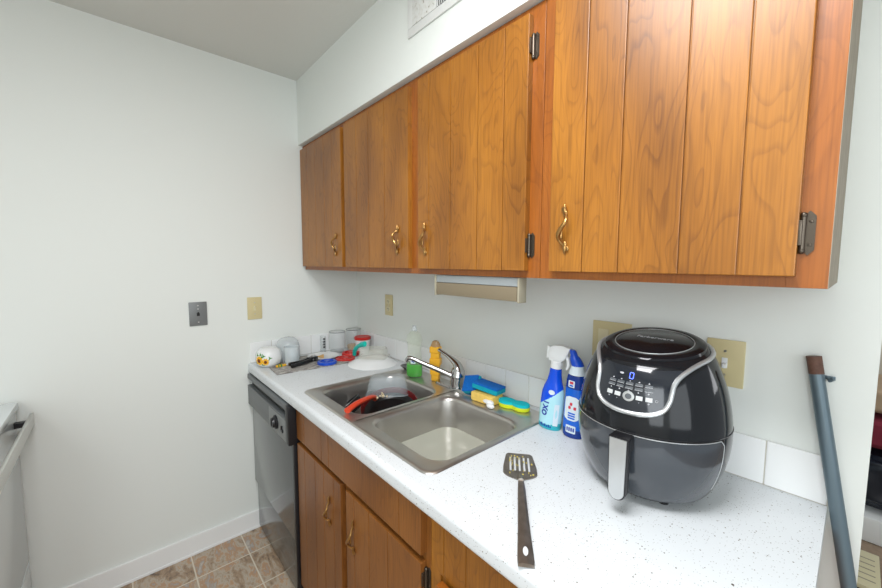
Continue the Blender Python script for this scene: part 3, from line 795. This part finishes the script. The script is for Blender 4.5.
t=thing('toilet_cleaner_bottle',(1.549,-.118,C),'navy blue toilet cleaner bottle with bright blue angled cap beside the fryer','bottle',rot=(0,R(2.5),R(4)))
t.scale=(1,1,.93)
pf2=[(.028,.018,0),(.031,.021,.005),(.032,.022,.03),(.032,.022,.10),(.031,.0215,.16),(.030,.021,.19),(.027,.020,.205),(.022,.018,.213)]
P2=[]
for i in range(len(pf2)-1):
    for k in range(6): P2.append(tuple(pf2[i][q]+(pf2[i+1][q]-pf2[i][q])*k/6 for q in range(3)))
P2.append(pf2[-1])
b=MB(); b.loft(ebottle(P2)); b.b.faces.ensure_lookup_table()
for f in b.b.faces:
    z=f.calc_center_median().z; f.material_index = 0 if z>.165 or z<.035 else 1
body=b.build('body',['navy','cl_blue'],t,angle=60)
def label(poly,mat,name,body,pf):
    b=MB(); b.prism(poly,0,.0004); bmesh.ops.subdivide_edges(b.b,edges=b.b.edges[:],cuts=3,use_grid_fill=True)
    o=b.build(name,mat,body,smooth=False); onbottle(o,pry(pf,1)); return o
def rl(x0,x1,y0,y1): return [(x0,y0),(x1,y0),(x1,y1),(x0,y1)]
def gridlabel(x0,x1,y0,y1,mat,name,body,pf,off=.0006,r=.005):
    b=MB(); loops=[]
    nz=14
    for i in range(nz+1):
        y=y0+(y1-y0)*i/nz; e=min(y-y0,y1-y); ins=r-math.sqrt(max(0,r*r-max(0,r-e)**2)) if e<r else 0
        loops.append([(x0+ins+(x1-x0-2*ins)*k/10,y,0) for k in range(11)])
    vs=[p for l in loops for p in l]; fs=[(i*11+j,i*11+j+1,(i+1)*11+j+1,(i+1)*11+j) for i in range(nz) for j in range(10)]
    b.add(vs,fs); o=b.build(name,mat,body); onbottle(o,pry(pf,1),off); return o
gridlabel(-.022,.022,.060,.140,'lab_white','white_label',body,pf2,r=.012)
gridlabel(-.014,.016,.018,.044,'lab_white','lower_label',body,pf2,r=.002)
gridlabel(-.016,.004,.170,.192,'lab_white','upper_label',body,pf2,r=.002)
for k in range(3):
    gridlabel(-.010,.012,.066+.008*k,.071+.008*k,'cl_blue','print_line',body,pf2,.0012,.001)
for x,y in ((-.010,.098),(.006,.098),(-.006,.110)):
    gridlabel(x,x+.008,y,y+.010,'lab_red','red_print',body,pf2,.0012,.002)
gridlabel(-.012,0,.181,.189,'lab_red','red_print',body,pf2,.0012,.001); gridlabel(-.012,0,.173,.178,'cl_blue','print_line',body,pf2,.0012,.001)
for k in range(4): gridlabel(-.011+.0065*k,-.0065+.0065*k,.024,.038,'deep_blue','print_block',body,pf2,.0012,.002)
b=MB(); b.lathe([(.024,.211),(.0235,.218),(.019,.232),(.0185,.240)],24); b.build('shoulder','lab_white',t)
b=MB(); sk=Matrix(((1,0,-.35,.083),(0,1,0,0),(0,0,1,0),(0,0,0,1)))
b.lathe([(.0185,.238),(.019,.244),(.017,.258),(.0135,.266),(.0105,.270),(.0105,.282),(.008,.287)],22,mx=Matrix(((1,0,-.42,.100),(0,1,0,0),(0,0,1,0),(0,0,0,1)))); b.build('cap','blue',t)

# ---------------------------------------------------------------- sponges
M['sp_b']=pm('blue_scourer',(.0,.13,.50),.95,bump=1,bscale=400,vary=.3,vscale=150)
M['sp_c']=pm('teal_sponge_side',(.0,.33,.45),.9,bump=.8,bscale=300)
M['sp_y']=pm('yellow_sponge',(.80,.55,.13),.9,bump=1,bscale=260,vary=.2,vscale=80)
M['sp_cy']=pm('cyan_scourer',(.0,.52,.60),.9,bump=1,bscale=400)
M['sp_lime']=pm('lime_sponge',(.62,.72,.02),.9,bump=.8,bscale=260)
DZ=C+.005
t=thing('yellow_sponge',(1.190,-.108,DZ),'worn yellow sponge lying flat under the blue scouring pad','sponge',rot=(0,0,R(4)))
b=MB(); b.box(-.052,.052,-.034,.034,0,.034,.007,seg=3)
b.build('foam','sp_y',t)
t=thing('blue_sponge',(1.186,-.094,DZ+.0345),'blue scouring pad lying on top of the yellow sponge','sponge',rot=(R(-2),R(5),R(8)))
b=MB(); b.box(-.056,.056,-.034,.034,.004,.022,.005,seg=3); b.build('foam','sp_c',t)
b=MB(); b.box(-.055,.055,-.033,.033,.021,.029,.003); b.build('scouring_pad','sp_b',t)
t=thing('blue_sponge',(1.104,-.090,DZ+.036),'tilted blue sponge leaning between faucet and the sponge stack','sponge',rot=(R(55),R(-14),R(6)))
b=MB(); b.box(-.036,.036,-.034,.034,.0,.018,.005,seg=3); b.build('foam','sp_c',t)
b=MB(); b.box(-.035,.035,-.033,.033,.017,.025,.003); b.build('scouring_pad','sp_b',t)
def eight(sc):
    out=[]
    for i in range(48):
        a_=2*PI*i/48; r_=.038+.0215*math.cos(2*a_)
        out.append((sc*r_*1.02*math.cos(a_),sc*r_*.92*math.sin(a_)))
    return out
t=thing('two_tone_sponge',(1.300,-.084,DZ),'figure-eight sponge with turquoise top and lime base on the sink edge','sponge',rot=(0,0,R(10)))
b=MB(); b.loft([[(x,y,z) for x,y in eight(s_)] for s_,z in ((.96,0),(1,.003),(1,.013),(.99,.014))]); b.build('foam','sp_lime',t)
b=MB(); b.loft([[(x,y,z) for x,y in eight(s_)] for s_,z in ((.99,.014),(1,.015),(.99,.022),(.96,.024))]); b.build('scouring_pad','sp_cy',t)
b=MB(); b.sphere((0,0,.012),.015,1.1,.9,.8,14); b.sphere((.012,-.012,.009),.0125,1.4,.9,.7,14)
b.lathe([(.017,0),(.018,.004),(.010,.008)],16,c=(-.014,.004,.014)); b.build('plug_cap','white',loc=(1.236,-.142,DZ),label='small white plastic knob beside the yellow sponge',cat='plastic cap')

# dish soap
M['soap_green']=pm('green_dish_liquid',(.04,.45,.03),.1,alpha=.85); M['clear_bottle']=pm('clear_green_plastic',(.50,.62,.38),.05,alpha=.13,spec=1)
t=thing('dish_soap_bottle',(.763,-.128,DZ-.001),'clear dish soap bottle with a little green liquid left','soap bottle',rot=(0,0,R(35)))
ps=[(.036,.024,0),(.039,.027,.005),(.040,.028,.03),(.037,.027,.08),(.031,.024,.125),(.033,.025,.150),(.038,.027,.172),(.034,.024,.192),(.022,.018,.208),(.012,.012,.216)]
b=MB(); b.loft(ebottle(ps,32)); b.build('body','clear_bottle',t,angle=70)
b=MB(); b.loft(ebottle([(r_*.93,q*.9,z) for r_,q,z in [(.036,.024,.003),(.039,.027,.008),(.040,.028,.03),(.039,.0275,.060)]],32)); b.build('liquid','soap_green',t,angle=70)
b=MB(); b.lathe([(.013,.214),(.013,.226),(.009,.228),(.008,.238),(.004,.240)],18); b.build('cap','milk',t)
b=MB(); b.box(-.008,.014,-.0295,-.0285,.068,.100); lb=b.build('label','lab_white',t,smooth=False)
b=MB(); b.box(-.003,.002,-.0302,-.0292,.076,.094); b.box(.004,.009,-.0302,-.0292,.072,.094); b.build('print','deep_blue',lb,smooth=False)
# yellow scrubber stack
t=thing('yellow_soap_bottle',(.872,-.092,DZ-.001),'narrow yellow bottle with ribbed body behind the faucet spout','bottle',rot=(0,0,R(30)))
M['amber']=pm('amber_clear_plastic',(.45,.28,.12),.15,alpha=.75)
b=MB(); z=0
for k,(w_,h_) in enumerate([(.018,.030),(.022,.026),(.0185,.022),(.0245,.032),(.020,.026),(.024,.030)]):
    b.box(-w_,w_,-w_*.75,w_*.75,z,z+h_,.006,seg=3); z+=h_-.002
b.build('ribbed_body','yellow',t)
b=MB(); b.lathe([(.023,z-.004),(.022,z+.008),(.016,z+.022),(.008,z+.028)],20,sy=.75); b.build('cap','amber',t)
M['pump']=pm('dark_grey_metal',(.20,.20,.20),.35,.8)
t=thing('sink_strainer',(.652,-.080,DZ-.001),'grey metal sink strainer on the sink corner behind the soap','strainer')
b=MB(); b.lathe([(.020,0),(.030,.012),(.038,.018),(.040,.020),(.036,.021),(.026,.014),(.010,.008)],28); b.build('basket','pump',t)
b=MB(); b.lathe([(.004,.006),(.004,.030),(.010,.034),(.008,.040)],16); b.build('knob','pump',t)

# ---------------------------------------------------------------- inside the left bowl
M['pan_black']=pm('nonstick_black',(.008,.008,.009),.28); M['pan_red']=pm('pan_red_enamel',(.13,.010,.010),.22,coat=.5)
t=thing('frying_pan',(.872,-.334,C-.085),'dark red frying pan with orange-red handle propped in left sink bowl','frying pan',rot=Matrix.Rotation(R(19),4,Vector((.707,.707,0))).to_euler())
t.scale=(.93,.93,.93); bpy.context.view_layer.update(); PI_=t.matrix_world.inverted()
b=MB(); b.lathe([(.090,0),(.100,.004),(.116,.030),(.124,.046),(.1235,.049),(.121,.048)],48,cap1=False); b.build('shell','pan_red',t,angle=50)
b=MB(); b.lathe([(.121,.048),(.113,.026)],48,cap0=False,cap1=False); b.build('inner_wall','pan_red',t,angle=50)
b=MB(); b.lathe([(.113,.026),(.097,.008),(.088,.006)],48,cap0=False); b.build('interior','pan_black',t,angle=50)
hp=catmull([PI_@Vector(p) for p in [(.838,-.385,.893),(.862,-.405,.915),(.892,-.455,.928),(.922,-.515,.932),(.948,-.563,.928)]],6)
hd=MB().tube(hp,[.008+.0035*i/len(hp) for i in range(len(hp))],14,flat=1.3).build('handle','orange',t)
M['crumb']=pm('pale_food_scraps',(.70,.58,.38),.8)
b=MB()
for i in range(16):
    q_=PI_@Vector((.838+random.uniform(-.022,.03),-.375+random.uniform(-.02,.035),.903+random.uniform(-.004,.006)))
    b.sphere(q_,random.uniform(.003,.0055),n=6)
b.build('food_scraps','crumb',t)['kind']='stuff'
t=thing('black_skillet',(.742,-.440,C-.095),'black skillet leaning at the left side of the left sink bowl','skillet',rot=(R(8),R(-38),R(30)))
b=MB(); b.lathe([(.055,0),(.062,.003),(.068,.040),(.0695,.044),(.067,.043),(.060,.006),(.052,.005)],40); b.build('pan','pan_black',t,angle=50)
b=MB(); b.tube([(.0690*math.cos(2*PI*i/48),.0690*math.sin(2*PI*i/48),.044) for i in range(48)],.0018,8,closed=True); b.build('rim','pump',t)
t=thing('plastic_tub',(.774,-.281,C+.036),'frosted clear plastic tub upside down over the left sink bowl','food container',rot=(R(-6),R(0),R(53)))
b=MB(); lo=[]
for s_,z in ((1.12,-.070),(1.14,-.066),(1.05,-.03),(.97,-.005),(.90,.004),(.80,.007)): lo.append([(x*s_,y*s_,z) for x,y in rrect(-.078,.078,-.056,.056,.028,8)])
b.loft(lo,cap0=False,cap1=True); bmesh.ops.solidify(b.b,geom=b.b.faces[:],thickness=.0015); b.build('shell','tubplastic',t,angle=50)
b=MB(); b.tube([(x*1.15,y*1.15,-.069) for x,y in rrect(-.078,.078,-.056,.056,.028,8)],.0025,8,closed=True); b.build('rim','tubplastic',t)

# ---------------------------------------------------------------- left counter clutter
def mat_stripes():
    m,nt,b_=nmat('woven_grey_mat'); N=nt.nodes.new; L=nt.links.new
    tc=N('ShaderNodeTexCoord'); mp=N('ShaderNodeMapping'); mp.inputs['Scale'].default_value=(160,28,1); L(tc.outputs['Object'],mp.inputs[0])
    n=N('ShaderNodeTexNoise'); n.inputs['Scale'].default_value=1; n.inputs['Detail'].default_value=2; L(mp.outputs[0],n.inputs['Vector'])
    r=ramp(nt,[(.38,(.10,.09,.08)),(.5,(.32,.30,.28)),(.62,(.60,.59,.56))],n.outputs['Fac']); L(r.outputs[0],b_.inputs['Base Color']); b_.inputs['Roughness'].default_value=.9
    return m
M['mat']=mat_stripes()
b=MB(); b.box(-.145,.145,-.185,.185,0,.004,.0015); b.build('drying_mat','mat',loc=(.185,-.405,C),rot=(0,0,R(-4)),label='grey striped drying mat on the left end of the counter',cat='mat')
MZ=C+.0042
# sunflower bowl
t=thing('sunflower_bowl',(.120,-.575,C+.004),'round white bowl printed with sunflowers at the counter corner','bowl',rot=(0,0,R(0)))
pb=[(.044,0),(.057,.012),(.063,.035),(.062,.058),(.054,.078),(.038,.090),(.018,.094)]
b=MB(); b.lathe(pb,40); bw=b.build('shell','porcelain',t,angle=70)
def rad(z):
    for (r0,z0),(r1,z1) in zip(pb[:-1],pb[1:]):
        if z0<=z<=z1: return r0+(r1-r0)*(z-z0)/(z1-z0)
    return pb[-1][0]
M['petal']=pm('sunflower_petal',(.90,.48,.02),.4); M['seed']=pm('sunflower_centre',(.20,.05,.01),.5); M['leaf']=pm('printed_leaf',(.05,.25,.04),.4)
def decal(az,z,pts,mat,name,off):
    b=MB(); b.add([(0,0,0)]+[(x,y,0) for x,y in pts],[(0,i+1,(i+1)%len(pts)+1) for i in range(len(pts))])
    o=b.build(name,mat,bw,smooth=False)
    wrap(o,lambda c:Vector(((rad(z+c.y)+off)*math.cos(az+c.x/.07),(rad(z+c.y)+off)*math.sin(az+c.x/.07),z+c.y)))
def star(r0,r1,n): return [((r0 if i%2 else r1)*math.cos(PI*i/n),(r0 if i%2 else r1)*math.sin(PI*i/n)) for i in range(2*n)]
azc=math.atan2(-1.15+.548,2.10-.09)
for da,z,s_ in ((-.78,.036,1.5),(-.25,.030,1.2)):
    decal(azc+da,z,star(.013*s_,.0175*s_,10),'petal','sunflower',.0010); decal(azc+da,z,star(.007*s_,.007*s_,8),'seed','flower_centre',.0016)
for da,dz in ((-1.0,.062),(-.70,.066),(-.42,.060),(.08,.048),(-.50,.012),(-1.1,.02),(-.55,.055)): decal(azc+da,dz,star(.004,.015,3),'leaf','leaf_print',.0006)
t=thing('glass_bowl',(.070,-.462,MZ),'large milky glass bowl upside down behind the sunflower bowl','bowl')
b=MB(); b.lathe([(.060,0),(.062,.004),(.063,.04),(.061,.075),(.052,.102),(.036,.118),(.015,.123)],40); b.build('shell','milk',t,angle=70)
t=thing('glass_tumbler',(.168,-.476,MZ),'clear glass tumbler upside down in front of the milky bowl','glass')
b=MB(); b.shell([(.033,0),(.036,.002),(.039,.088),(.039,.090)],.002,28); b.build('shell','milk',t)
# white plate at the back-left
t=thing('white_plate',(.160,-.300,MZ),'white plate lying flat on the mat behind the can opener','plate')
b=MB(); b.lathe([(.045,0),(.050,.002),(.082,.011),(.085,.013),(.080,.0125),(.048,.005),(.02,.004)],48); b.build('dish','porcelain',t,angle=60)
# can opener
t=thing('can_opener',(.215,-.420,MZ),'black handled can opener lying on the grey mat','can opener',rot=(0,0,R(113)))
b=MB(); b.tube(catmull([(-.105,-.010,.012),(-.04,-.014,.012),(.02,-.010,.013)],5),.0095,10,flat=.8); b.build('handle','black',t)
b=MB(); b.tube(catmull([(-.085,.030,.012),(-.03,.016,.012),(.02,.010,.013)],5),.0085,10,flat=.8); b.build('handle','black',t)
b=MB(); b.box(.015,.070,-.016,.016,.004,.026,.005,seg=3); b.build('head','black',t)
b=MB(); b.lathe([(.011,.026),(.011,.032),(.004,.034)],18,c=(.052,0,0)); b.box(.030,.038,-.020,.020,.010,.018,.001); b.build('gear','steel_light',t)
t=thing('paring_knife',(.190,-.515,MZ),'small knife with yellow and green patterned handle on the mat','knife',rot=(0,0,R(95)))
b=MB(); b.loft([[(x,-w_,z0),(x,w_,z0),(x,w_,z0+h_),(x,-w_,z0+h_)] for x,w_,z0,h_ in ((-.050,.005,.001,.008),(-.04,.009,.0005,.011),(-.02,.008,.001,.010),(.0,.006,.002,.008))]); b.build('grip','yellow',t)
b=MB(); b.prism([(0,-.008),(.09,-.008),(.115,.004),(.10,.008),(0,.008)],.005,.0065); b.build('blade','porcelain',t,smooth=False)
b=MB(); b.box(-.042,-.036,-.0095,.0095,.0008,.0116); b.box(-.030,-.022,-.0095,.0095,.0012,.0112); b.build('pattern','leaf',t,smooth=False)
M['bamboo']=pm('bamboo',(.55,.33,.12),.6)
b=MB(); b.tube([(0,0,.007),(.05,.0,.008),(.075,0,.008)],[.004,.004,.012],10,flat=1.0); b.build('wooden_spoon','bamboo',loc=(.145,-.375,MZ+.003),rot=(0,0,R(70)),label='small wooden spoon end between the tumbler and plate',cat='spoon')
# lids
def lid(name,label,loc,r,mat,h=.012):
    t=thing(name,loc,label,'lid'); b=MB(); b.lathe([(r*.96,0),(r,.002),(r,h*.8),(r*.95,h),(r*.70,h),(r*.66,h*.55),(r*.40,h*.55),(r*.34,h*1.1),(r*.1,h*1.15)],36); b.build('disc',mat,t,angle=40)
    return t
lid('container_lid','round blue plastic lid on the right edge of the mat',(.288,-.338,MZ),.049,'blue',.014)
lid('container_lid','round red plastic lid next to the blue lid',(.262,-.222,C),.052,'red',.012)
lid('container_lid','second red lid behind, under the glass jars',(.190,-.150,C),.050,'red',.018)
# jars
def jar(label,x,y,r,h,z=C):
    t=thing('glass_jar',(x,y,z),label,'jar'); b=MB(); b.shell([(r*.80,0),(r*.84,.002),(r*.86,.016),(r,.028),(r,h-.012),(r*.93,h-.002),(r*.5,h)],.0022,36)
    b.build('shell','glass',t,angle=60); b=MB(); b.tube([(r*.86*math.cos(2*PI*i/36),r*.86*math.sin(2*PI*i/36),.010) for i in range(36)],.002,6,closed=True); b.build('rim','glass',t); 
    b=MB(); b.tube([(r*.97*math.cos(2*PI*i/36),r*.97*math.sin(2*PI*i/36),h-.004) for i in range(36)],.0018,6,closed=True); b.build('base_ring','pump',t)
    return t
jar('larger empty glass jar standing in the wall corner',.078,-.178,.048,.128)
j=jar('rounder glass jar with brown residue beside the red-lidded tub',.078,-.072,.046,.130)
b=MB(); b.lathe([(.034,.004),(.040,.028),(.030,.034)],24); b.build('residue',M['bamboo'],j)
b=MB(); b.shell([(.016,0),(.017,.002),(.017,.098),(.016,.100)],.0015,24); v_=b.build('glass_vial','glass',loc=(.030,-.245,C),label='narrow glass vial with black print by the left wall',cat='vial')
b=MB(); 
for k in range(4): b.box(.0165,.0175,-.006,.006,.030+k*.016,.040+k*.016)
b.build('print','black',v_,smooth=False)
t=thing('food_tub',(.180,-.068,C),'white food tub with red lid near the back wall','food container')
b=MB(); b.lathe([(.036,0),(.037,.002),(.044,.082)],32); b.build('cup','white',t)
b=MB(); b.lathe([(.047,.080),(.048,.083),(.048,.094),(.045,.097),(.040,.095)],32); b.build('lid','red',t)
b=MB(); b.box(-.006,.006,-.0005,.0005,.045,.060,mx=Matrix.Rotation(R(-45),4,'Z')@Matrix.Translation((0,-.0425,0))); b.build('print','black',t,smooth=False)
# plate with container
t=thing('white_plate',(.430,-.150,C),'upturned white plate at the back corner of the sink','plate')
b=MB(); b.lathe([(.128,0),(.129,.002),(.124,.006),(.085,.026),(.076,.032),(.030,.033)],56); b.build('dish','porcelain',t,angle=60)
t=thing('food_container',(.428,-.142,C+.0335),'small clear plastic container upside down on the white plate','food container',rot=(0,0,R(40)))
b=MB(); lo=[]
for s_,z in ((1.16,0),(1.16,.006),(1.04,.009),(.96,.044),(.90,.049)): lo.append([(x*s_,y*s_,z) for x,y in rrect(-.066,.066,-.050,.050,.018,6)])
b.loft(lo,cap0=False); bmesh.ops.solidify(b.b,geom=b.b.faces[:],thickness=.0012); b.build('shell','cream_plastic',t,angle=50)
# teal peeler leaning
t=thing('teal_scoop',(.255,-.160,C+.016),'bright teal plastic utensil leaning between the food tub and clear container','utensil')
b=MB(); b.tube(catmull([(-.012,.004,.0),(.0,.0,.020),(.030,-.004,.046),(.080,-.006,.070),(.125,-.006,.082)],6),[.016]*6+[.015]*6+[.012]*6+[.015]*7,12,flat=.7); b.build('handle','teal',t)

# ---------------------------------------------------------------- pipe and hook
T=Vector((2.048,-.016,1.243)); Bp=Vector((2.262,-.075,.006))
M['pipe']=pm('grey_blue_painted_metal',(.13,.18,.21),.35,.35); M['bare']=pm('rusty_bare_end',(.13,.065,.045),.7,vary=.5,vscale=120)
t=thing('metal_pipe',Bp,'blue-grey metal pipe with rusty end leaning on the wall beside the counter','pipe')
D_=T-Bp; b=MB(); b.cyl((0,0,0),D_*.975,.0125,n=24); b.build('tube','pipe',t)
b=MB(); b.cyl(D_*.970,D_,.0127,n=24); b.build('bare_end','bare',t)
t=thing('wall_hook',(2.073,-.0005,1.198),'tiny dark metal hook on the wall right of the pipe','hook')
b=MB(); b.box(-.010,.010,-.004,0,-.004,.004,.001); b.tube([(0,-.003,0),(.002,-.014,-.004),(.008,-.018,.002)],.0035,8); b.build('bracket','pipe',t)

# ---------------------------------------------------------------- far room through the doorway
M['bag']=pm('black_plastic_bag',(.015,.02,.03),.25,bump=0); M['maroon']=pm('maroon_fabric',(.20,.02,.04),.9,bump=.4,bscale=90,vary=.3); M['tan']=pm('tan_fabric',(.45,.33,.22),.9,vary=.2)
b=MB(); b.box(0,1.2,0,.9,0,.135,.02); b.build('bed_base','white_trim',loc=(2.16,1.72,0),label='low white bed base on the carpet in the far room',cat='bed base')
def lump(name,mat,label,cat,loc,sx,sy,sz,seed,amp=.12,fr_=9):
    t_=bmesh.new(); bmesh.ops.create_icosphere(t_,subdivisions=5,radius=1)
    from mathutils import noise
    for v in t_.verts:
        p=v.co.copy(); nn=noise.noise(Vector((p.x*fr_*.25+seed,p.y*fr_*.25,p.z*fr_*.5)))*amp+noise.noise(Vector((p.x*fr_+seed,p.y*fr_,p.z*fr_*2)))*amp*.4
        p*=1+nn; e=lambda q: math.copysign(abs(q)**.4,q)
        v.co=Vector((e(p.x)*sx,e(p.y)*sy,max(-1,e(p.z))*sz+sz))
    b=MB(); b.merge(t_); return b.build(name,mat,loc=loc,angle=80,label=label,cat=cat)
lump('plastic_bag','bag','shiny black plastic bag piled on the white bed base','bag',(2.44,2.05,.137),.36,.28,.150,3,.14,12)
lump('maroon_blanket','maroon','folded maroon blanket lying on top of the black bag','blanket',(2.43,2.06,.462),.34,.26,.085,8,.10,6)
lump('tan_cushion','tan','tan cushion on top of the maroon blanket','cushion',(2.42,2.07,.645),.32,.24,.075,5,.06,5)
t=thing('floor_register',(2.205,1.38,0),'cream slotted floor register on carpet beyond the doorway','floor vent',rot=(0,0,R(0)))
b=MB(); b.box(-.045,.045,-.15,.15,.03,.05,.003); b.build('cover','cream_plastic' if 0 else 'almond_d',t)
b=MB(); b.box(-.045,.045,-.15,.15,.0,.03,.002); b.build('box_base','black',t)
for k in range(5):
    b=MB(); b.box(-.03,.03,-.10+k*.045,-.093+k*.045,.0495,.0508); b.build('slot','raw_wood',t,smooth=False)
